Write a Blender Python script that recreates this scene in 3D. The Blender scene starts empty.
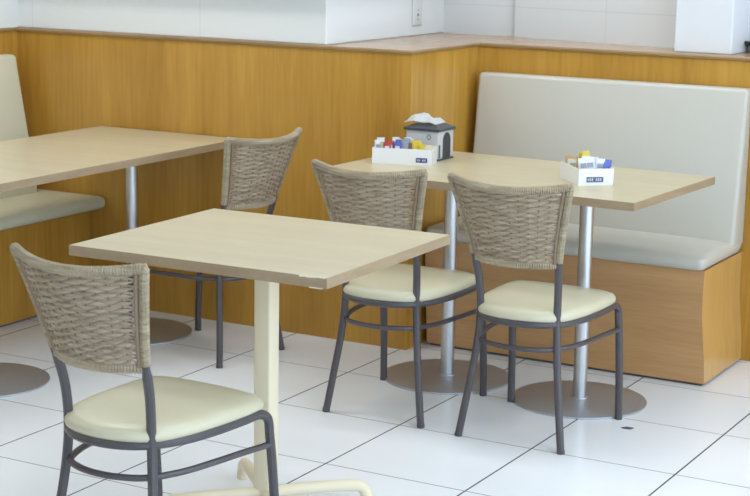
import bpy, bmesh, math, random
from mathutils import Vector, Matrix, noise
R = math.radians
rnd = random.Random(7)
C = bpy.context.scene.collection
S = 0.48                    # side of one floor tile, metres
TOP = 0.776                 # height of every table top

# ------------------------------------------------------------------ materials
def lin(c):
    return tuple(((v/255)/12.92 if v/255 <= .04045 else ((v/255+.055)/1.055)**2.4) for v in c) + (1,)

def new_mat(name):
    m = bpy.data.materials.new(name); m.use_nodes = True
    nt = m.node_tree; b = nt.nodes['Principled BSDF']
    return m, nt, b

def N(nt, kind, **kw):
    n = nt.nodes.new(kind)
    for k, v in kw.items(): setattr(n, k, v)
    return n

def plain(name, col, rough=.5, metal=0, spec=.5, vary=.04, scale=20, bump=0, bscale=200):
    m, nt, b = new_mat(name)
    b.inputs['Roughness'].default_value = rough
    b.inputs['Metallic'].default_value = metal
    b.inputs['Specular IOR Level'].default_value = spec
    tc = N(nt, 'ShaderNodeTexCoord'); nz = N(nt, 'ShaderNodeTexNoise'); nz.inputs['Scale'].default_value = scale
    nt.links.new(tc.outputs['Object'], nz.inputs['Vector'])
    mx = N(nt, 'ShaderNodeMixRGB'); c = lin(col)
    mx.inputs[1].default_value = tuple(min(1, v*(1-vary)) for v in c[:3]) + (1,)
    mx.inputs[2].default_value = tuple(min(1, v*(1+vary)) for v in c[:3]) + (1,)
    nt.links.new(nz.outputs['Fac'], mx.inputs[0]); nt.links.new(mx.outputs[0], b.inputs['Base Color'])
    if bump:
        n2 = N(nt, 'ShaderNodeTexNoise'); n2.inputs['Scale'].default_value = bscale
        nt.links.new(tc.outputs['Object'], n2.inputs['Vector'])
        bp = N(nt, 'ShaderNodeBump'); bp.inputs['Strength'].default_value = bump; bp.inputs['Distance'].default_value = .002
        nt.links.new(n2.outputs['Fac'], bp.inputs['Height']); nt.links.new(bp.outputs['Normal'], b.inputs['Normal'])
    return m

def wood(name, c1, c2, scale, rough=.35, fine=.35, spec=.5):
    """scale: xyz noise frequencies, low along the grain"""
    m, nt, b = new_mat(name)
    b.inputs['Roughness'].default_value = rough; b.inputs['Specular IOR Level'].default_value = spec
    tc = N(nt, 'ShaderNodeTexCoord'); mp = N(nt, 'ShaderNodeMapping'); mp.inputs['Scale'].default_value = scale
    nt.links.new(tc.outputs['Object'], mp.inputs['Vector'])
    n1 = N(nt, 'ShaderNodeTexNoise'); n1.inputs['Scale'].default_value = 1; n1.inputs['Detail'].default_value = 6; n1.inputs['Roughness'].default_value = .6
    nt.links.new(mp.outputs[0], n1.inputs['Vector'])
    mp2 = N(nt, 'ShaderNodeMapping'); mp2.inputs['Scale'].default_value = tuple(v*9 for v in scale)
    nt.links.new(tc.outputs['Object'], mp2.inputs['Vector'])
    n2 = N(nt, 'ShaderNodeTexNoise'); n2.inputs['Scale'].default_value = 1; n2.inputs['Detail'].default_value = 3
    nt.links.new(mp2.outputs[0], n2.inputs['Vector'])
    ma = N(nt, 'ShaderNodeMath', operation='MULTIPLY_ADD'); ma.inputs[1].default_value = fine; 
    nt.links.new(n2.outputs['Fac'], ma.inputs[0])
    mb = N(nt, 'ShaderNodeMath', operation='MULTIPLY'); mb.inputs[1].default_value = 1-fine
    nt.links.new(n1.outputs['Fac'], mb.inputs[0]); nt.links.new(mb.outputs[0], ma.inputs[2])
    rp = N(nt, 'ShaderNodeValToRGB'); rp.color_ramp.elements[0].position = .35; rp.color_ramp.elements[1].position = .65
    rp.color_ramp.elements[0].color = lin(c1); rp.color_ramp.elements[1].color = lin(c2)
    nt.links.new(ma.outputs[0], rp.inputs[0]); nt.links.new(rp.outputs[0], b.inputs['Base Color'])
    return m

def grid_mask(nt, coord_out, axis, pitch, half, offset=0.0):
    """1 on a joint line, else 0"""
    sx = N(nt, 'ShaderNodeSeparateXYZ'); nt.links.new(coord_out, sx.inputs[0])
    a = N(nt, 'ShaderNodeMath', operation='MULTIPLY_ADD'); a.inputs[1].default_value = 1/pitch; a.inputs[2].default_value = .5 - offset/pitch
    nt.links.new(sx.outputs[axis], a.inputs[0])
    f = N(nt, 'ShaderNodeMath', operation='FRACT'); nt.links.new(a.outputs[0], f.inputs[0])
    d = N(nt, 'ShaderNodeMath', operation='SUBTRACT'); d.inputs[1].default_value = .5; nt.links.new(f.outputs[0], d.inputs[0])
    ab = N(nt, 'ShaderNodeMath', operation='ABSOLUTE'); nt.links.new(d.outputs[0], ab.inputs[0])
    l = N(nt, 'ShaderNodeMath', operation='LESS_THAN'); l.inputs[1].default_value = half/pitch; nt.links.new(ab.outputs[0], l.inputs[0])
    return l.outputs[0]

def floor_mat():
    m, nt, b = new_mat('white_glazed_floor_tiles')
    b.inputs['Roughness'].default_value = .22
    tc = N(nt, 'ShaderNodeTexCoord')
    gx = grid_mask(nt, tc.outputs['Object'], 0, S, .0028)
    gy = grid_mask(nt, tc.outputs['Object'], 1, S, .0024)
    mp = N(nt, 'ShaderNodeMapping'); mp.inputs['Scale'].default_value = (1/S,)*3
    nt.links.new(tc.outputs['Object'], mp.inputs['Vector'])
    vf = N(nt, 'ShaderNodeVectorMath', operation='FLOOR'); nt.links.new(mp.outputs[0], vf.inputs[0])
    wn = N(nt, 'ShaderNodeTexWhiteNoise'); nt.links.new(vf.outputs[0], wn.inputs['Vector'])
    nz = N(nt, 'ShaderNodeTexNoise'); nz.inputs['Scale'].default_value = 2.5; nt.links.new(tc.outputs['Object'], nz.inputs['Vector'])
    av = N(nt, 'ShaderNodeMath', operation='MULTIPLY_ADD'); av.inputs[1].default_value = .5
    nt.links.new(wn.outputs['Value'], av.inputs[0]); 
    h = N(nt, 'ShaderNodeMath', operation='MULTIPLY'); h.inputs[1].default_value = .5; nt.links.new(nz.outputs['Fac'], h.inputs[0]); nt.links.new(h.outputs[0], av.inputs[2])
    m1 = N(nt, 'ShaderNodeMixRGB'); m1.inputs[1].default_value = lin((238, 241, 246)); m1.inputs[2].default_value = lin((242, 245, 250))
    nt.links.new(av.outputs[0], m1.inputs[0])
    m2 = N(nt, 'ShaderNodeMixRGB'); m2.inputs[2].default_value = lin((128, 126, 124)); nt.links.new(gy, m2.inputs[0]); nt.links.new(m1.outputs[0], m2.inputs[1])
    m3 = N(nt, 'ShaderNodeMixRGB'); m3.inputs[2].default_value = lin((52, 51, 54)); nt.links.new(gx, m3.inputs[0]); nt.links.new(m2.outputs[0], m3.inputs[1])
    nt.links.new(m3.outputs[0], b.inputs['Base Color'])
    mxr = N(nt, 'ShaderNodeMath', operation='MAXIMUM'); nt.links.new(gx, mxr.inputs[0]); nt.links.new(gy, mxr.inputs[1])
    ro = N(nt, 'ShaderNodeMath', operation='MULTIPLY_ADD'); ro.inputs[1].default_value = .6; ro.inputs[2].default_value = .22
    nt.links.new(mxr.outputs[0], ro.inputs[0]); nt.links.new(ro.outputs[0], b.inputs['Roughness'])
    bp = N(nt, 'ShaderNodeBump'); bp.inputs['Strength'].default_value = .3; bp.inputs['Distance'].default_value = -.002
    nt.links.new(mxr.outputs[0], bp.inputs['Height']); nt.links.new(bp.outputs['Normal'], b.inputs['Normal'])
    return m

def wall_mat(name, col, off=(0, 0, 0), pitch=.88, pz=.44):
    m, nt, b = new_mat(name)
    b.inputs['Roughness'].default_value = .35
    tc = N(nt, 'ShaderNodeTexCoord')
    gs = [grid_mask(nt, tc.outputs['Object'], 0, pitch, .0025, off[0]), grid_mask(nt, tc.outputs['Object'], 2, pz, .0025, off[2])]
    mx = N(nt, 'ShaderNodeMath', operation='MAXIMUM'); nt.links.new(gs[0], mx.inputs[0]); nt.links.new(gs[1], mx.inputs[1])
    m1 = N(nt, 'ShaderNodeMixRGB'); c = lin(col); m1.inputs[1].default_value = c; m1.inputs[2].default_value = tuple(v*.9 for v in c[:3]) + (1,)
    nt.links.new(mx.outputs[0], m1.inputs[0]); nt.links.new(m1.outputs[0], b.inputs['Base Color'])
    return m

def steel_mat():
    m, nt, b = new_mat('brushed_steel')
    b.inputs['Metallic'].default_value = 1; b.inputs['Base Color'].default_value = lin((196, 196, 198)); b.inputs['Roughness'].default_value = .34
    return m

def disc_mat():
    m, nt, b = new_mat('brushed_steel_plate')
    b.inputs['Metallic'].default_value = .8; b.inputs['Roughness'].default_value = .42
    tc = N(nt, 'ShaderNodeTexCoord'); ln = N(nt, 'ShaderNodeVectorMath', operation='LENGTH')
    mp = N(nt, 'ShaderNodeMapping'); mp.inputs['Scale'].default_value = (1, 1, 0); nt.links.new(tc.outputs['Object'], mp.inputs['Vector'])
    nt.links.new(mp.outputs[0], ln.inputs[0])
    nz = N(nt, 'ShaderNodeTexNoise', noise_dimensions='1D'); nz.inputs['Scale'].default_value = 260
    nt.links.new(ln.outputs['Value'], nz.inputs['W'])
    mx = N(nt, 'ShaderNodeMixRGB'); mx.inputs[1].default_value = lin((176, 178, 186)); mx.inputs[2].default_value = lin((198, 200, 208))
    nt.links.new(nz.outputs['Fac'], mx.inputs[0]); nt.links.new(mx.outputs[0], b.inputs['Base Color'])
    return m

def wicker_mat(name, c1, c2):
    m, nt, b = new_mat(name)
    b.inputs['Roughness'].default_value = .6; b.inputs['Specular IOR Level'].default_value = .3
    tc = N(nt, 'ShaderNodeTexCoord'); mp = N(nt, 'ShaderNodeMapping'); mp.inputs['Scale'].default_value = (14, 14, 120)
    nt.links.new(tc.outputs['Object'], mp.inputs['Vector'])
    nz = N(nt, 'ShaderNodeTexNoise'); nz.inputs['Scale'].default_value = 1; nz.inputs['Detail'].default_value = 3; nt.links.new(mp.outputs[0], nz.inputs['Vector'])
    rp = N(nt, 'ShaderNodeValToRGB'); rp.color_ramp.elements[0].position = .3; rp.color_ramp.elements[1].position = .7
    rp.color_ramp.elements[0].color = lin(c1); rp.color_ramp.elements[1].color = lin(c2)
    nt.links.new(nz.outputs['Fac'], rp.inputs[0]); nt.links.new(rp.outputs[0], b.inputs['Base Color'])
    return m

M = dict(
    floor=floor_mat(),
    wall=wall_mat('white_wall_tiles', (226, 227, 226), (-.08, 0, 1.60), .88, .66),
    wall_b=wall_mat('white_back_wall_tiles', (214, 214, 214), (.45, 0, 1.30), .9, .44),
    pillar=plain('white_pillar_paint', (218, 219, 222), .5, vary=.01),
    ceil=plain('ceiling_paint', (238, 238, 236), .9, vary=.01),
    panel=wood('varnished_oak_panel', (168, 121, 44), (198, 150, 66), (6, 6, .45), .25),
    bench_front=wood('brown_oak_bench_front', (176, 132, 84), (196, 152, 104), (1.1, 1.1, 22), .35),
    bench_side=wood('oak_bench_end', (190, 146, 82), (206, 162, 96), (7, 7, .7), .2),
    ledge=wood('oak_ledge', (172, 142, 112), (186, 156, 126), (1, 9, 9), .22),
    lip=wood('oak_ledge_lip', (136, 106, 62), (152, 122, 76), (1, 9, 9), .35),
    table=wood('pale_maple_laminate', (188, 174, 143), (198, 185, 154), (1.6, 14, 14), .32, .3),
    band=wood('tan_edge_band', (150, 128, 100), (166, 144, 116), (6, 6, 30), .5),
    chip=plain('bare_chipboard', (225, 215, 195), .8),
    cream=plain('cream_powder_coat', (228, 215, 186), .4, vary=.02),
    steel=steel_mat(), disc=disc_mat(),
    grey=plain('charcoal_powder_coat', (72, 66, 69), .38, vary=.03, spec=.6),
    seat=plain('cream_vinyl', (202, 195, 168), .34, vary=.02, bump=.05, bscale=400),
    uph=plain('grey_cream_vinyl', (192, 188, 177), .32, vary=.015, bump=.05, bscale=300),
    uph_l=plain('cream_vinyl_left', (206, 202, 178), .45, vary=.015, bump=.05, bscale=300),
    wicker=wicker_mat('weathered_wicker', (136, 120, 100), (180, 162, 138)),
    rim=wicker_mat('pale_weathered_wicker', (144, 130, 106), (178, 162, 136)),
    stake=plain('dark_wicker_stake', (138, 118, 96), .7),
    white=plain('white_acrylic', (238, 238, 240), .25, vary=.01),
    blue=plain('blue_label', (58, 66, 128), .4), slate=plain('slate_label', (92, 96, 122), .4),
    mark=plain('pale_print', (205, 208, 222), .5),
    disp=plain('grey_white_plastic', (196, 197, 198), .35, vary=.02),
    lid=plain('dark_grey_plastic', (68, 72, 76), .35), hole=plain('black_plastic', (50, 52, 54), .4),
    paper=plain('white_tissue', (240, 241, 242), .9, vary=.01),
    black=plain('black_plastic_gloss', (28, 28, 30), .3),
    plinth=plain('dark_grey_plinth', (92, 84, 78), .6), dirt=plain('dark_scrap', (78, 80, 92), .8),
    plate=plain('ivory_plastic', (216, 215, 212), .35, vary=.01), sock=plain('grey_socket_hole', (96, 95, 94), .5),
)
def emit(name, col, st):
    m, nt, b = new_mat(name); b.inputs['Emission Color'].default_value = lin(col); b.inputs['Emission Strength'].default_value = st
    b.inputs['Base Color'].default_value = lin(col); return m
M['lamp'] = emit('lamp_diffuser', (255, 250, 240), 4)

# ------------------------------------------------------------------ mesh helpers
def add_box(bm, lo, hi, bev=0, seg=1, mi=0, mat=None, smooth=False):
    v = [bm.verts.new((x, y, z)) for x in (lo[0], hi[0]) for y in (lo[1], hi[1]) for z in (lo[2], hi[2])]
    fs = [bm.faces.new([v[i] for i in q]) for q in ((0, 1, 3, 2), (4, 6, 7, 5), (0, 4, 5, 1), (2, 3, 7, 6), (0, 2, 6, 4), (1, 5, 7, 3))]
    for f in fs: f.material_index = mi
    if bev:
        es = list({e for f in fs for e in f.edges})
        r = bmesh.ops.bevel(bm, geom=es, offset=bev, segments=seg, profile=.5, affect='EDGES')
        vs = {w for f in r['faces'] for w in f.verts} | {w for w in v if w.is_valid}
        fs = list({f for w in vs for f in w.link_faces}); v = list({w for f in fs for w in f.verts})
        for f in fs: f.material_index = mi; f.smooth = smooth
    if mat is not None: bmesh.ops.transform(bm, matrix=mat, verts=v)
    return v

def catmull(pts, n=8, closed=False):
    P = [Vector(p) for p in pts]; out = []; L = len(P)
    rng = range(L) if closed else range(L-1)
    for i in rng:
        if closed: a, b, c, d = P[i-1], P[i], P[(i+1) % L], P[(i+2) % L]
        else: a, b, c, d = P[max(i-1, 0)], P[i], P[i+1], P[min(i+2, L-1)]
        for k in range(n):
            t = k/n
            out.append(.5*((2*b)+(c-a)*t+(2*a-5*b+4*c-d)*t*t+(3*b-a-3*c+d)*t**3))
    if not closed: out.append(P[-1])
    return out

def add_tube(bm, path, r, sides=8, closed=False, rfun=None, flat=None, mi=0, up=None):
    """sweep a circle (or ellipse flat=(across, along-up)) along the path"""
    n = len(path); rings = []; prev = None
    for i, p in enumerate(path):
        if closed: t = path[(i+1) % n]-path[i-1]
        else: t = path[min(i+1, n-1)]-path[max(i-1, 0)]
        t.normalize()
        if up is not None: a = Vector(up)
        elif prev is None: a = Vector((0, 0, 1)) if abs(t.z) < .9 else Vector((0, 1, 0))
        else: a = prev
        a = (a-t*a.dot(t)).normalized(); prev = a; b = t.cross(a)
        rr = r if rfun is None else r*rfun(i/(n-1 if n > 1 else 1), i)
        ra, rb = (rr, rr) if flat is None else (rr*flat[1], rr*flat[0])
        rings.append([bm.verts.new(p+a*ra*math.cos(2*math.pi*k/sides)+b*rb*math.sin(2*math.pi*k/sides)) for k in range(sides)])
    m = n if closed else n-1
    for i in range(m):
        A, B = rings[i], rings[(i+1) % n]
        for k in range(sides):
            f = bm.faces.new((A[k], A[(k+1) % sides], B[(k+1) % sides], B[k])); f.smooth = True; f.material_index = mi
    if not closed:
        for rg, rev in ((rings[0], True), (rings[-1], False)):
            f = bm.faces.new(rg[::-1] if rev else rg); f.material_index = mi
    return rings

def add_lathe(bm, prof, cx=0, cy=0, n=48, mi=0):
    rings = [[bm.verts.new((cx+r*math.cos(2*math.pi*k/n), cy+r*math.sin(2*math.pi*k/n), z)) for k in range(n)] for r, z in prof]
    for A, B in zip(rings, rings[1:]):
        for k in range(n):
            f = bm.faces.new((A[k], A[(k+1) % n], B[(k+1) % n], B[k])); f.smooth = True; f.material_index = mi
    bm.faces.new(rings[0][::-1]); f = bm.faces.new(rings[-1])
    return rings

def add_prism(bm, poly, axis, a, b, mi=0):
    """extrude a 2-D outline along an axis; poly in the remaining two axes in order"""
    def pt(u, v, w):
        c = [u, v]; c.insert(axis, w); return c
    A = [bm.verts.new(pt(u, v, a)) for u, v in poly]; B = [bm.verts.new(pt(u, v, b)) for u, v in poly]
    n = len(poly); fs = [bm.faces.new(A[::-1]), bm.faces.new(B)]
    for i in range(n): fs.append(bm.faces.new((A[i], A[(i+1) % n], B[(i+1) % n], B[i])))
    for f in fs: f.material_index = mi
    return A+B, fs

def obj(name, bm, mats, parent=None, sharp=35):
    bmesh.ops.recalc_face_normals(bm, faces=bm.faces)
    me = bpy.data.meshes.new(name); bm.to_mesh(me); bm.free()
    for m in (mats if isinstance(mats, (list, tuple)) else [mats]): me.materials.append(m)
    if any(p.use_smooth for p in me.polygons): me.set_sharp_from_angle(angle=R(sharp))
    o = bpy.data.objects.new(name, me); C.objects.link(o)
    if parent: o.parent = parent
    return o

def tag(o, label=None, cat=None, group=None, kind=None):
    if label: o['label'] = label
    if cat: o['category'] = cat
    if group: o['group'] = group
    if kind: o['kind'] = kind
    return o

def thing(name, label, cat, loc=(0, 0, 0), rz=0, group=None):
    o = bpy.data.objects.new(name, None); C.objects.link(o); o.empty_display_size = .1
    o.location = loc; o.rotation_euler = (0, 0, rz)
    return tag(o, label, cat, group)

def struct(name, bm, mats, label=None, parent=None):
    o = obj(name, bm, mats, parent)
    if not parent: tag(o, label, None, None, 'structure')
    return o

def dup(root, loc, rz, label, group=None):
    r = root.copy(); C.objects.link(r); r.location = loc; r.rotation_euler = (0, 0, rz); r['label'] = label
    if group: r['group'] = group
    for ch in list(root.children):
        c = ch.copy(); C.objects.link(c); c.parent = r
        for g in list(ch.children):
            d = g.copy(); C.objects.link(d); d.parent = c
    return r

B = bmesh.new

# ------------------------------------------------------------------ the room
Y1, X1, Y2, XL = 2.85*S, .05*S, 4.05*S, -4.0*S      # panel planes
ZL = 2.44*S                                          # ledge height
CEIL = 3.1
bm = B(); add_box(bm, (-2.2, -6.6, -.1), (5.4, 2.9, 0)); struct('floor', bm, M['floor'], 'white tiled floor with dark joints')

def low_wall(name, lo, hi, label):
    bm = B(); add_box(bm, lo, (hi[0], hi[1], ZL-.016))
    return struct(name, bm, M['panel'], label)
low_wall('trim_1', (XL, Y1, 0), (X1, 2.5, 0), 'oak panelled low wall behind the left table')
low_wall('trim_2', (X1, Y2, 0), (5.4, 2.75, 0), 'oak panelled low wall behind the right bench')
low_wall('trim_3', (XL-.3, -6.6, 0), (XL, 2.3, 0), 'oak panelled low wall behind the left bench')
# ledge boards on the low walls
def ledge(name, lo, hi, label):
    bm = B(); add_box(bm, (lo[0], lo[1], ZL-.016), (hi[0], hi[1], ZL-.004), .002, mi=1)
    add_box(bm, (lo[0], lo[1]+.002, ZL-.006), (hi[0]-.002, hi[1], ZL), 0, mi=0)
    return struct(name, bm, [M['ledge'], M['lip']], label)
ledge('trim_4', (XL-.3, Y1-.008, 0), (X1+.008, 2.5, 0), 'wooden ledge on top of the left panelled wall')
ledge('trim_5', (X1+.008, Y2-.008, 0), (5.4, 2.75, 0), 'wooden ledge on top of the right panelled wall')
bm = B(); add_box(bm, (XL-.3, -6.6, ZL-.016), (XL+.008, Y1-.008, ZL), .003); struct('trim_6', bm, M['lip'], 'wooden ledge on top of the panelled wall at far left')
# upper walls
XC = -.75*S
bm = B(); add_box(bm, (XL-.28, Y1+.012, ZL), (XC, 2.7, CEIL), .004); struct('wall_back', bm, M['wall'], 'white tiled wall above the left panelling')
bm = B(); add_box(bm, (XL-.3, -6.6, ZL), (XL-.004, Y1+.012, CEIL)); struct('wall_left', bm, M['wall'], 'white tiled wall at far left')
YB = 4.97*S
bm = B(); add_prism(bm, [(XC, YB), (-.005, YB), (.0, YB-.035), (.85, 4.55*S), (5.4, 4.55*S+.62), (5.4, 3.4), (XC, 3.4)], 2, ZL, CEIL)
struct('wall_right', bm, M['wall_b'], 'white tiled wall above the right bench')
bm = B(); add_box(bm, (.838, 4.17*S, ZL), (1.068, 3.0, CEIL), .006, 2); struct('wall_pillar', bm, M['pillar'], 'white square pillar on the ledge behind the right bench')
bm = B(); add_box(bm, (-2.5, -6.6, CEIL), (5.4, 3.4, CEIL+.1)); struct('ceiling', bm, M['ceil'], 'flat white ceiling')
bm = B(); add_box(bm, (-2.5, -6.7, 0), (5.4, -6.6, CEIL)); struct('wall_front', bm, M['ceil'], 'plain wall behind the viewer')
# unseen box added along the wall above the frame to shade its top
BH = 1.376
bm = B(); add_box(bm, (XL-.004, Y1-.045, BH), (XC, Y1+.012, BH+.5)); add_box(bm, (XC, Y1-.045, BH), (XC+.042, YB, BH+.5))
struct('shade_box', bm, M['ceil'], 'unseen white box added to shade the top of the left wall')

# ------------------------------------------------------------------ chair
def smooth_post(side):
    return catmull([(side*.181, 0, 0), (side*.164, .014, .12), (side*.143, .034, .28), (side*.134, .042, .407), (side*.137, .034, .52),
                    (side*.147, .008, .615), (side*.169, -.022, .73), (side*.203, -.060, .865)], 6)
RING = [(.194, .436, .345), (.192, .430, .388), (.191, .395, .407), (.190, .33, .407), (.186, .22, .407), (.170, .12, .407), (.130, .04, .407), (.07, -.002, .407), (0, -.014, .407)]
def weave_pt(u, v):
    """point on the curved wicker back: u across -1..1, v up 0..1"""
    z0 = .61+.255*v
    hw = .146+.057*(max(0, v)**1.25); y = .010-.069*v
    k = 1-u*u
    return Vector((u*hw, y-(.045+.012*v)*k, z0-(.004+.014*v)*k))
def weave_n(u, v):
    a = weave_pt(u+.01, v)-weave_pt(u-.01, v); b = weave_pt(u, v+.01)-weave_pt(u, v-.01)
    return a.cross(b).normalized()

def make_chair(label):
    t = thing('wicker_chair', label, 'chair')
    # seat pad
    half = [(0, -.022), (.08, -.008), (.142, .036), (.178, .115), (.193, .22), (.197, .33), (.193, .40), (.168, .436), (.095, .450), (0, .454)]
    loop = catmull([(x, y, 0) for x, y in half]+[(-x, y, 0) for x, y in half[-2:0:-1]], 5, True)
    c = Vector((0, .24, 0)); bm = B(); rings = []
    for s, z in ((.93, .412), (.985, .415), (1.0, .424), (.996, .433), (.968, .443), (.9, .449), (.78, .453), (.55, .455), (.28, .456), (.04, .456)):
        rings.append([bm.verts.new((c+(p-c)*s)+Vector((0, 0, z))) for p in loop])
    n = len(loop)
    for a, b in zip(rings, rings[1:]):
        for k in range(n):
            f = bm.faces.new((a[k], a[(k+1) % n], b[(k+1) % n], b[k])); f.smooth = True
    bm.faces.new(rings[0][::-1]); bm.faces.new(rings[-1])
    obj('seat', bm, M['seat'], t, 60)
    # woven back
    bm = B(); rows, st = 28, 12
    for k in range(st):
        u = -1+2*(k+.5)/st; e = k in (0, st-1)
        add_tube(bm, [weave_pt(u, v/10)+weave_n(u, v/10)*(.003 if e else 0) for v in range(11)], .0058 if e else .0024, 6, mi=1)
    for r in range(rows):
        v = (r+.6)/(rows+.2); path = []
        m = st*4
        for i in range(m+1):
            u = -1+2*i/m
            ph = math.pi*(i/4-.5) + (math.pi if r % 2 else 0)
            path.append(weave_pt(u, v+.006*math.sin(math.pi*i/4)+.003*math.sin(i*1.7+r*2.1))+weave_n(u, v)*(.0034*math.cos(ph)))
        add_tube(bm, path, .0036+.0003*math.sin(r*3.3), 8, rfun=lambda f, i: 1 if .1 < f < .9 else (.5 if .06 < f < .94 else .75), flat=(.6, 1.5), up=(0, 0, 1))
    obj('backrest', bm, [M['wicker'], M['stake']], t, 80)
    # wrapped edge: up one side, over the top, down the other
    side = [Vector(p) for p in smooth_post(-1) if p.z > .612]
    top = [weave_pt(-1+2*i/24, 1) for i in range(1, 24)]
    other = [Vector((-p.x, p.y, p.z)) for p in side[::-1]]
    ctrl = side+top+other
    # resample evenly so every ring of the wrapping has one width
    L = [0]
    for a, b in zip(ctrl, ctrl[1:]): L.append(L[-1]+(b-a).length)
    def at(s):
        for i in range(len(L)-1):
            if s <= L[i+1]: return ctrl[i].lerp(ctrl[i+1], (s-L[i])/max(1e-9, L[i+1]-L[i]))
        return ctrl[-1].copy()
    cnt = int(L[-1]/.0034); bm = B()
    add_tube(bm, [at(L[-1]*i/cnt) for i in range(cnt+1)], .0134, 8, rfun=lambda f, i: (1 if i % 2 else .80)+.025*math.sin(i*1.3))
    obj('wrapped_edge', bm, M['rim'], t, 25)
    # braided lower edge
    bm = B(); cnt = 84
    add_tube(bm, [weave_pt(-1+2*i/cnt, -.02) for i in range(cnt+1)], .0098, 8, rfun=lambda f, i: (1.15 if i % 2 else .75)+.06*math.sin(i*2.3), flat=(.7, 1.3), up=(0, 0, 1))
    obj('braided_edge', bm, M['rim'], t, 25)
    # rear posts, front legs, seat ring, stretcher
    for s in (-1, 1):
        bm = B(); add_tube(bm, smooth_post(s), .0124, 10, rfun=lambda f, i: 1 if f < .68 else .82); lg = obj('leg', bm, M['grey'], t)
        bm = B(); add_tube(bm, [Vector((s*.181, 0, 0)), Vector((s*.180, .001, .012))], .0131, 10); obj('foot_cap', bm, M['grey'], lg)
    for s in (-1, 1):
        bm = B(); add_tube(bm, catmull([(s*.2, .46, 0), (s*.199, .456, .12), (s*.196, .443, .28), (s*.194, .436, .345)], 4), .0128, 10); lg = obj('leg', bm, M['grey'], t)
        bm = B(); add_tube(bm, [Vector((s*.2, .46, 0)), Vector((s*.2, .46, .012))], .0131, 10); obj('foot_cap', bm, M['grey'], lg)
    ring = RING+[(-x, y, z) for x, y, z in RING[-2::-1]]
    bm = B(); add_tube(bm, catmull(ring, 6), .0126, 10); obj('seat_ring', bm, M['grey'], t)
    st_ = [(.195, .438, .318), (.188, .33, .322), (.180, .22, .324), (.163, .12, .324), (.124, .036, .324), (.065, .002, .324), (0, -.008, .324)]
    st_ = st_+[(-x, y, z) for x, y, z in st_[-2::-1]]
    bm = B(); add_tube(bm, catmull(st_, 6), .0088, 8); obj('stretcher', bm, M['grey'], t)
    return t

ch = make_chair('wicker-backed chair closest to the viewer, pulled up to the cream-legged table')
ch.location = (.546, -1.19, 0); ch.rotation_euler.z = R(86.4-90)
GRP = 'wicker-backed dining chairs'; ch['group'] = GRP
dup(ch, (.372, .488, 0), R(91.3-90), 'wicker-backed chair between the steel-legged right table and the cream-legged table corner')
dup(ch, (.880, .479, 0), R(.4), 'wicker-backed chair at the right table, nearest the free bench end')
dup(ch, (-.411, .933, 0), R(172.5-90), 'wicker-backed chair facing the long left table, turned towards the left bench')

# ------------------------------------------------------------------ tables
def table_top(t, x0, x1, y0, y1, th=.028):
    bm = B(); add_box(bm, (x0+.0015, y0+.0015, TOP-th), (x1-.0015, y1-.0015, TOP)); obj('tabletop', bm, M['table'], t)
    bm = B()
    o = [(x0, y0), (x1, y0), (x1, y1), (x0, y1)]; i = [(x0+.0015, y0+.0015), (x1-.0015, y0+.0015), (x1-.0015, y1-.0015), (x0+.0015, y1-.0015)]
    vs = [[bm.verts.new((*p, z)) for p in q] for q, z in ((o, TOP-th), (o, TOP-.0008), (i, TOP-.0008), (i, TOP-th))]
    for a in range(4):
        for k in range(4):
            bm.faces.new((vs[a][k], vs[a][(k+1) % 4], vs[(a+1) % 4][(k+1) % 4], vs[(a+1) % 4][k]))
    return obj('edge_band', bm, M['band'], t)

def pedestal_table(label, loc, rz, x0, x1, y0, y1, posts):
    """extents and posts measured from the table's centre, along its own sides"""
    t = thing('pedestal_table', label, 'table', (loc[0], loc[1], 0), rz)
    table_top(t, x0, x1, y0, y1)
    for px, py in posts:
        bm = B(); r = .0245
        add_lathe(bm, [(r, .008), (r, TOP-.029)], 0, 0, 32)
        o = obj('post', bm, M['steel'], t); o.location = (px, py, 0)
        bm = B(); add_lathe(bm, [(.234, 0), (.236, .002), (.236, .007), (.232, .0085), (.06, .012), (.031, .0125), (.030, .016), (.026, .017)], 0, 0, 64)
        d = obj('base_plate', bm, [M['disc']], t); d.location = o.location
        bm = B(); add_box(bm, (-.11, -.025, TOP-.036), (.11, .025, TOP-.0285), .002); add_box(bm, (-.025, -.11, TOP-.0355), (.025, .11, TOP-.0285), .002)
        u = obj('mounting_plate', bm, M['lid'], t); u.location = o.location
    return t
pedestal_table('rectangular table on two steel posts in front of the right bench', (.566, 1.161), R(-2.65), -.611, .611, -.36, .36, [(-.221, -.072), (.313, -.066)])
pedestal_table('long table on steel posts beside the left bench, nothing on it', (-1.09, .605), R(.6), -.36, .352, -.75, .755, [(.056, .415), (.042, -.462)])

nx, ny = .525, -.423; PX, PY = .031, -.036
t = thing('square_table', 'bare table on a cream square post, chipped at its front corner', 'table', (nx, ny, 0), R(1.22))
eb = table_top(t, -.401, .401, -.3535, .3535)
bm = B()                                          # torn edge band at the front corner
zx = .401; zy = -.3535
for k in range(8):
    a = zx-.004-k*.0095; w = .0095
    add_box(bm, (a-w, zy-.0012, TOP-.0012-.0016*rnd.random()-(.002 if 2 < k < 10 else 0)), (a, zy+.003, TOP+.0006), 0)
ck = obj('chipped_edge', bm, M['chip'], eb); ck['label'] = 'bare pale chips along the top edge at the front corner'
bm = B(); add_box(bm, (zx-.05, zy-.0008, TOP-.0294), (zx-.012, zy+.002, TOP-.0268)); ck = obj('loose_band_end', bm, M['chip'], eb); ck['label'] = 'pale torn strip under the front corner'
bm = B(); add_box(bm, (PX-.0265, PY-.0265, .045), (PX+.0265, PY+.0265, TOP-.029), .006, 3, smooth=True); obj('post', bm, M['cream'], t, 50)
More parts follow.
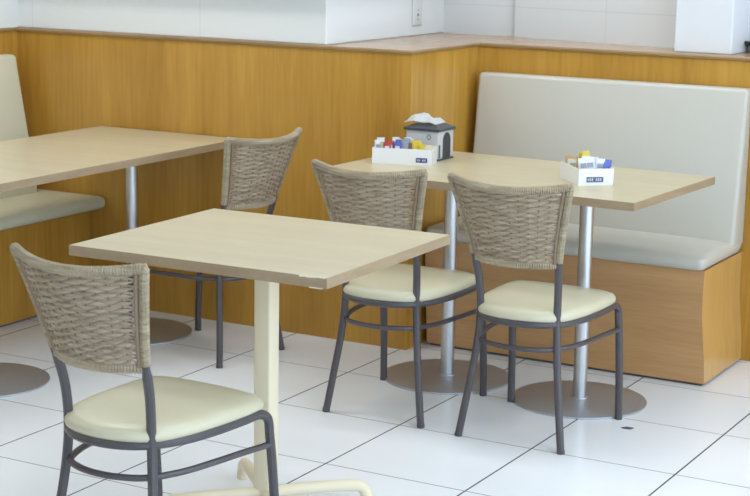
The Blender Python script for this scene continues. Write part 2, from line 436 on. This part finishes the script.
for sx, sy in ((1, 1), (-1, -1), (-1, 1), (1, -1)):
    q = .7071
    pr = [(.02, .058), (.12, .060), (.25, .058), (.286, .047), (.300, .018), (.301, 0)]
    bm = B(); add_tube(bm, catmull([(PX+sx*q*d, PY+sy*q*d, z) for d, z in pr], 6), .0175, 12)
    obj('foot', bm, M['cream'], t)
for ax in (0, 1):
    bm = B(); lo = [-.26, -.02, TOP-.046+ax*.004]; hi = [.26, .02, TOP-.0285]
    if ax: lo[0], lo[1], hi[0], hi[1] = lo[1], lo[0], hi[1], hi[0]
    lo[0] += PX; hi[0] += PX; lo[1] += PY; hi[1] += PY
    add_box(bm, lo, hi, .002); obj('support_arm', bm, M['cream'], t)

# ------------------------------------------------------------------ benches
# right bench
bt = thing('bench', 'upholstered bench with pale grey seat and tall back along the right wall', 'bench', (.6, 1.7, 0))
ox, oy = .6, 1.7
xr = 2.49*S; xl = X1+.012; yf = 3.1*S; yb = Y2-.004
bm = B()
zs = [(.011, 0), (.10, -.004), (.19, -.014), (.27, -.021), (.35, -.022), (.43, -.02)]
L = [[bm.verts.new((xl-ox+(.02-z/.43*.02), yf-oy, z)), bm.verts.new((xr+dx-ox, yf-oy, z)), bm.verts.new((xr+dx-ox, yb-oy, z)), bm.verts.new((xl-ox, yb-oy, z))] for z, dx in zs]
for a, b in zip(L, L[1:]):
    for k in range(4):
        f = bm.faces.new((a[k], a[(k+1) % 4], b[(k+1) % 4], b[k])); f.material_index = 1 if k == 1 else 0
bm.faces.new(L[0][::-1]); bm.faces.new(L[-1])
o = obj('base', bm, [M['bench_front'], M['bench_side']], bt)
bm = B(); add_box(bm, (xl-ox+.03, yf+.012-oy, 0), (xr-ox-.012, yb-oy-.01, .0115)); obj('plinth', bm, M['plinth'], bt)
bm = B(); add_box(bm, (xl+.012-ox, yf-.03-oy, .431), (xr-.012-ox, 3.98*S-oy, .488), .026, 5, smooth=True)
bmesh.ops.subdivide_edges(bm, edges=[e for e in bm.edges if e.calc_length() > .3], cuts=8, use_grid_fill=True)
for v in bm.verts:
    if v.co.z > .48:
        u = min(1, max(0, (v.co.x+ox-xl)/(xr-xl))); w = min(1, max(0, (v.co.y+oy-yf+.03)/.44))
        v.co.z += .012*(4*u*(1-u))**.5*(4*w*(1-w))**.5-.006
obj('seat_cushion', bm, M['uph'], bt, 60)
def back_cushion(name, x0, x1, prof, mat, parent, rot=None):
    """prof: (front y, back y, z) up the cushion; rounded all round"""
    bm = B(); add_box(bm, (x0, 0, 0), (x1, 1, 1))
    for v in bm.verts:
        fr, bk, z = prof[1] if v.co.z > .5 else prof[0]
        v.co = (v.co.x, bk if v.co.y > .5 else fr, z)
    es = list(bm.edges); bmesh.ops.bevel(bm, geom=es, offset=.016, segments=4, profile=.5, affect='EDGES')
    for f in bm.faces: f.smooth = True
    return obj(name, bm, mat, parent, 60)
back_cushion('backrest_cushion', xl+.028-ox, xr-.014-ox, [(3.74*S-oy, 4.02*S-oy, .455), (3.9*S-oy, 4.03*S-oy, 1.057)], M['uph'], bt)

# left bench (runs along the left wall, out of the picture)
bl = thing('bench', 'upholstered bench with cream seat along the left wall behind the long table', 'bench', (-1.7, .3, 0))
ox, oy = -1.7, .3
bm = B(); add_box(bm, (XL+.004-ox, -.9-oy, .011), (-3.18*S-ox, Y1-.005-oy, .42)); obj('base', bm, M['panel'], bl)
bm = B(); add_box(bm, (XL+.02-ox, -.88-oy, 0), (-3.18*S-.014-ox, Y1-.01-oy, .0115)); obj('plinth', bm, M['plinth'], bl)
bm = B(); add_box(bm, (-3.93*S-ox, -.89-oy, .421), (-2.985*S-ox, Y1-.004-oy, .476), .026, 5, smooth=True); obj('seat_cushion', bm, M['uph_l'], bl, 60)
bm = B(); add_box(bm, (0, -.89-oy, 0), (1, 2.68*S-oy, 1))
for v in bm.verts:
    hi = v.co.z > .5
    v.co = ((-3.86*S if hi else -3.62*S)-ox if v.co.x > .5 else -3.985*S-ox, v.co.y - (.0 if hi else .0), 1.062 if hi else .45)
bmesh.ops.bevel(bm, geom=list(bm.edges), offset=.016, segments=4, profile=.5, affect='EDGES')
for f in bm.faces: f.smooth = True
obj('backrest_cushion', bm, M['uph_l'], bl, 60)

# ------------------------------------------------------------------ things on the right table
def open_box(label, loc, rz, w, d, h, labmat, lab_x):
    t = thing('sachet_box', label, 'box', (*loc, TOP), rz)
    bm = B(); k = .003
    add_box(bm, (0, 0, 0), (w, d, k))
    add_box(bm, (0, 0, k), (w, k, h), 0); add_box(bm, (0, d-k, k), (w, d, h), 0)
    add_box(bm, (0, k, k), (k, d-k, h), 0); add_box(bm, (w-k, k, k), (w, d-k, h), 0)
    obj('tray', bm, M['white'], t)
    bm = B(); x0, x1, z0, z1 = lab_x; add_box(bm, (x0, -.0012, z0), (x1, 0.0004, z1)); lb = obj('label_sticker', bm, labmat, t)
    bm = B(); n = 7; w2 = (x1-x0-.008)/n
    for i in range(n):
        if i == 3: continue
        zz = (z0+z1)/2; hh = (z1-z0)*(.2+.1*rnd.random()); add_box(bm, (x0+.004+i*w2, -.0018, zz-hh), (x0+.004+(i+.55)*w2, -.001, zz+hh))
    mk = obj('print', bm, M['mark'], lb)
    return t
def sachet_mat(name, col, rough=.4): return plain(name, col, rough, vary=.05)
SM = dict(white=sachet_mat('white_paper', (226, 226, 228)), red=sachet_mat('red_foil', (180, 58, 66)), blue=sachet_mat('blue_foil', (88, 104, 184)),
          yellow=sachet_mat('yellow_foil', (224, 196, 66)), brown=sachet_mat('brown_paper', (112, 92, 70)), tan=sachet_mat('tan_paper', (206, 172, 112)),
          green=sachet_mat('pale_green_paper', (182, 186, 150)), grey=sachet_mat('grey_foil', (150, 156, 170)), beige=sachet_mat('beige_paper', (214, 200, 168)))
def sachet_mesh(w, h, th, crimp=.006):
    bm = B(); nx_, nz_ = 5, 7; F = []; 
    for s in (-1, 1):
        F.append([[bm.verts.new((-w/2+w*i/nx_, s*(.0004+th*(max(0, math.sin(math.pi*i/nx_))*max(0, math.sin(math.pi*j/nz_)))**.6), h*j/nz_)) for i in range(nx_+1)] for j in range(nz_+1)])
    for g in F:
        for j in range(nz_):
            for i in range(nx_):
                f = bm.faces.new((g[j][i], g[j][i+1], g[j+1][i+1], g[j+1][i])); f.smooth = True
    a, b = F
    per = [(0, i) for i in range(nx_)]+[(j, nx_) for j in range(nz_)]+[(nz_, i) for i in range(nx_, 0, -1)]+[(j, 0) for j in range(nz_, 0, -1)]
    for k in range(len(per)):
        p, q = per[k], per[(k+1) % len(per)]
        bm.faces.new((a[p[0]][p[1]], a[q[0]][q[1]], b[q[0]][q[1]], b[p[0]][p[1]]))
    return bm
def place_sachet(boxt, x, y, z, w, h, th, mat, rz, rx, ry, label, group, stripe=None):
    o = obj('sachet', sachet_mesh(w, h, th), SM[mat])
    Mx = Matrix.Translation(boxt.location) @ Matrix.Rotation(boxt.rotation_euler.z, 4, 'Z') @ Matrix.Translation((x, y, z)) @ Matrix.Rotation(R(rz), 4, 'Z') @ Matrix.Rotation(R(rx), 4, 'X') @ Matrix.Rotation(R(ry), 4, 'Y')
    o.matrix_world = Mx
    if stripe:
        bm = B(); add_box(bm, (-w*.3, -th-.0014, h*.62), (w*.3, -th*.5, h*.8)); s = obj('printed_band', bm, SM[stripe], o)
        s['label'] = stripe+' printed band'
    return tag(o, label, 'sachet', group)

b1 = open_box('white box full of sachets beside the napkin dispenser', (.03, 1.064), R(17), .222, .112, .058, M['blue'], (.164, .206, .010, .027))
# (x, y, colour, count across depth, top height)
rows1 = [(.022, 'white', 3, .086), (.030, 'green', 2, .074), (.056, 'red', 3, .079), (.085, 'blue', 4, .082), (.112, 'grey', 3, .086),
         (.130, 'brown', 3, .074), (.158, 'yellow', 4, .081), (.187, 'yellow', 2, .072), (.204, 'beige', 3, .070), (.075, 'white', 2, .090), (.118, 'white', 2, .090)]
nm = dict(white='white sachet with grey print', green='pale green sachet', red='red sachet', blue='blue sachet', grey='silver-grey sachet', brown='dark brown sachet', yellow='yellow sachet', beige='beige sachet', tan='tan sachet')
for x, c, n, top in rows1:
    for k in range(n):
        y = .02+k*.021+(.045 if c == 'white' and x > .05 else 0)
        place_sachet(b1, x+rnd.uniform(-.004, .004), min(y, .098), .004, rnd.uniform(.024, .03), top-rnd.uniform(0, .008), .0048, c, rnd.uniform(-14, 14), rnd.uniform(-9, 6), rnd.uniform(-6, 6),
                     nm[c]+' in the box beside the napkin dispenser', nm[c]+'es'.replace('es', 's')+' in the left box', 'grey' if c == 'white' else ('white' if c in ('red', 'blue') else None))
b2 = open_box('white box with mostly white and blue sachets at the right table front edge', (.872, 1.001), R(41.5), .125, .196, .058, M['slate'], (.028, .088, .012, .030))
rows2 = [(.018, .172, 'tan', 0, .076), (.030, .160, 'tan', 4, .078), (.045, .168, 'tan', -6, .07), (.016, .135, 'white', 8, .07), (.03, .03, 'white', 2, .088), (.055, .022, 'white', -3, .09), (.078, .03, 'white', 4, .086),
         (.040, .055, 'white', 0, .09), (.066, .06, 'white', -5, .088), (.058, .1, 'yellow', 3, .099), (.075, .11, 'yellow', -6, .1), (.05, .125, 'yellow', 0, .096), (.095, .026, 'blue', 3, .078), (.108, .035, 'blue', -7, .08), (.104, .065, 'blue', 5, .082)]
for x, y, c, rz, top in rows2:
    place_sachet(b2, x, y, .004, .034 if c == 'white' else .028, top, .005, c, rz, rnd.uniform(-8, 4), rnd.uniform(-8, 8),
                 nm[c]+' in the box at the right end of the table', nm[c]+'s in the right box', {0: 'grey', 1: 'green'}[int(y*1000) % 2] if c == 'white' else None)

# napkin dispenser
x0, y0, w, d = .071, 1.246, .138, .126
dt = thing('napkin_dispenser', 'grey napkin dispenser with a dark lid behind the left sachet box', 'napkin dispenser', (x0, y0, TOP))
bm = B(); add_box(bm, (0, 0, .006), (w, d, .112), .006, 3, smooth=True); obj('body', bm, M['disp'], dt, 50)
bm = B(); add_box(bm, (-.001, -.001, 0), (w+.001, d+.001, .0065), .001); obj('base', bm, M['lid'], dt)
bm = B(); e = .006
lo = [bm.verts.new(p) for p in ((-e, -e, .110), (w+e, -e, .110), (w+e, d+e, .110), (-e, d+e, .110))]
mi_ = [bm.verts.new(p) for p in ((-e, -e, .119), (w+e, -e, .119), (w+e, d+e, .119), (-e, d+e, .119))]
tp = [bm.verts.new(p) for p in ((.028, .03, .134), (w-.028, .03, .134), (w-.028, d-.03, .134), (.028, d-.03, .134))]
for a, b in ((lo, mi_), (mi_, tp)):
    for k in range(4): bm.faces.new((a[k], a[(k+1) % 4], b[(k+1) % 4], b[k]))
bm.faces.new(lo[::-1]); bm.faces.new(tp); obj('lid', bm, M['lid'], dt)
bm = B(); pts = [(.036, .008), (.098, .008), (.098, .072)]+[(.067+.031*math.cos(a), .072+.031*math.sin(a)) for a in [math.pi*k/12 for k in range(1, 12)]]+[(.036, .072)]
add_prism(bm, pts, 0, w-.0005, w+.0012); obj('side_opening', bm, M['hole'], dt)
bm = B(); add_box(bm, (w-.001, .004, .012), (w+.0014, .014, .06)); obj('corner_strip', bm, M['lid'], dt)
bm = B(); add_tube(bm, [Vector((.098+.007*math.cos(a), -.0004, .088+.009*math.sin(a))) for a in [2*math.pi*k/20 for k in range(20)]], .0014, 6, closed=True); obj('emblem', bm, M['lid'], dt)
# crumpled napkin lying on the lid
bm = B(); gx, gy = 22, 14; grid = []
for j in range(gy+1):
    row = []
    for i in range(gx+1):
        u, v = i/gx, j/gy
        x = -.064+.128*u; y = -.045+.09*v
        hgt = .007+.022*math.exp(-((u-.3-.15*v)/.2)**2)+.010*math.exp(-((u-.88)/.12)**2)+.008*abs(noise.noise(Vector((u*7, v*5, 2))))
        hgt *= min(1, 4*min(u, 1-u, v, 1-v)+.25); 
        hgt += -.012*max(0, abs(x)-.045)/.02*.5
        row.append(bm.verts.new((x+.006*noise.noise(Vector((v*4, u*2, 7))), y+.012*noise.noise(Vector((u*4, 1, v)))+.012*(u-.5), .003+hgt)))
    grid.append(row)
for j in range(gy):
    for i in range(gx):
        f = bm.faces.new((grid[j][i], grid[j][i+1], grid[j+1][i+1], grid[j+1][i])); f.smooth = True
r = bmesh.ops.solidify(bm, geom=list(bm.faces), thickness=.0016)
np_ = obj('paper_napkin', bm, M['paper'], None, 50); np_.location = (x0+w/2-.018, y0+d/2-.01, TOP+.1345)
tag(np_, 'crumpled white paper napkin lying on the dispenser lid', 'napkin')

# ------------------------------------------------------------------ small things
sk = thing('wall_socket', 'tall ivory socket plate on the white wall above the ledge', 'socket', (XC, 4.43*S, 2.53*S))
bm = B(); add_box(bm, (0, -.042, 0), (.008, .042, .135), .006, 3, smooth=True); obj('face_plate', bm, M['plate'], sk, 50)
for z in (.046, .066, .026):
    bm = B(); add_lathe(bm, [(.0065 if z == .046 else .003, 0), (.0065 if z == .046 else .003, .0012)], 0, 0, 16)
    bmesh.ops.rotate(bm, verts=bm.verts, cent=(0, 0, 0), matrix=Matrix.Rotation(R(90), 3, 'Y')); bmesh.ops.translate(bm, verts=bm.verts, vec=(.0078, 0, z))
    obj('socket_hole', bm, M['sock'], sk)
bk = thing('black_dish', 'small black dish at the right end of the ledge, its reflection modelled as a foot', 'dish', (1.118, 2.20, ZL))
bm = B(); add_lathe(bm, [(.034, .022), (.056, .026), (.062, .034), (.062, .044), (.056, .046), (.05, .036), (.01, .034)], 0, 0, 32); obj('bowl', bm, M['black'], bk)
bm = B(); add_lathe(bm, [(.036, 0), (.036, .004), (.026, .008), (.026, .0225)], 0, 0, 24); obj('foot', bm, M['plinth'], bk)  # foot modelled in place of the brown reflection under the dish
bm = B(); n = 14
add_prism(bm, [(.021*math.cos(2*math.pi*k/n)*(1+.15*math.sin(k*2.3)), .012*math.sin(2*math.pi*k/n)*(1+.2*math.cos(k*1.7))) for k in range(n)], 2, 0, .0014)
sc = obj('litter_scrap', bm, M['dirt']); sc.location = (1.142, .857, .0002); sc.rotation_euler.z = R(24); tag(sc, 'small dark scrap on the white floor near the right steel base', 'litter')

# ------------------------------------------------------------------ light
def lamp(label, x, y, e, col=(1, .97, .92), sx=1.2, sy=.45):
    t = thing('ceiling_light', label, 'ceiling light', (x, y, CEIL))
    bm = B(); add_box(bm, (-sx/2-.03, -sy/2-.03, -.05), (sx/2+.03, sy/2+.03, 0)); obj('housing', bm, M['ceil'], t)
    bm = B(); add_box(bm, (-sx/2, -sy/2, -.054), (sx/2, sy/2, -.049)); obj('diffuser', bm, M['lamp'], t)
    l = bpy.data.lights.new('lamp', 'AREA'); l.shape = 'RECTANGLE'; l.size = sx; l.size_y = sy; l.energy = e; l.color = col
    o = bpy.data.objects.new('lamp', l); C.objects.link(o); o.location = (x, y, CEIL-.06)
    return o
WARM, COOL = (1, .96, .87), (.86, .94, 1)
lamp('ceiling light over the left table', -1.0, .35, 24, WARM)
lamp('ceiling light in front of the right bench', 1.5, .2, 12, COOL)
lamp('ceiling light above the right table', .62, 1.45, 17, COOL)
lamp('ceiling light left of the near table', -.9, -2.4, 4, WARM)
lamp('ceiling light at right', 3.0, -.4, 16, COOL)
lamp('ceiling light right of the viewer', 3.4, -2.8, 7, COOL)
w = bpy.data.worlds.new('World'); bpy.context.scene.world = w; w.use_nodes = True
bg = w.node_tree.nodes['Background']; bg.inputs[0].default_value = (.68, .84, 1.0, 1); bg.inputs[1].default_value = 5.4

# ------------------------------------------------------------------ camera
f, pitch, yaw, roll = 1675.603, .192003, .507992, .017363
cp, sp = math.cos(pitch), math.sin(pitch)
fw = Vector((-math.sin(yaw)*cp, math.cos(yaw)*cp, -sp)); r = Vector((math.cos(yaw), math.sin(yaw), 0)); u = r.cross(fw)
r2 = math.cos(roll)*r+math.sin(roll)*u; u2 = -math.sin(roll)*r+math.cos(roll)*u
cd = bpy.data.cameras.new('camera'); cam = bpy.data.objects.new('camera', cd); C.objects.link(cam)
mt = Matrix((r2, u2, -fw)).transposed().to_4x4(); mt.translation = Vector((3.014906, -4.263553, 1.645431)); cam.matrix_world = mt
cd.sensor_width = 36; cd.sensor_fit = 'HORIZONTAL'; cd.lens = f*36/750; cd.clip_end = 60
cd.dof.use_dof = True; cd.dof.focus_distance = 4.9; cd.dof.aperture_fstop = 8
sc_ = bpy.context.scene; sc_.camera = cam
vs = sc_.view_settings; vs.view_transform = 'Standard'; vs.look = 'None'; vs.gamma = 1; vs.use_curve_mapping = False; vs.exposure = -.72
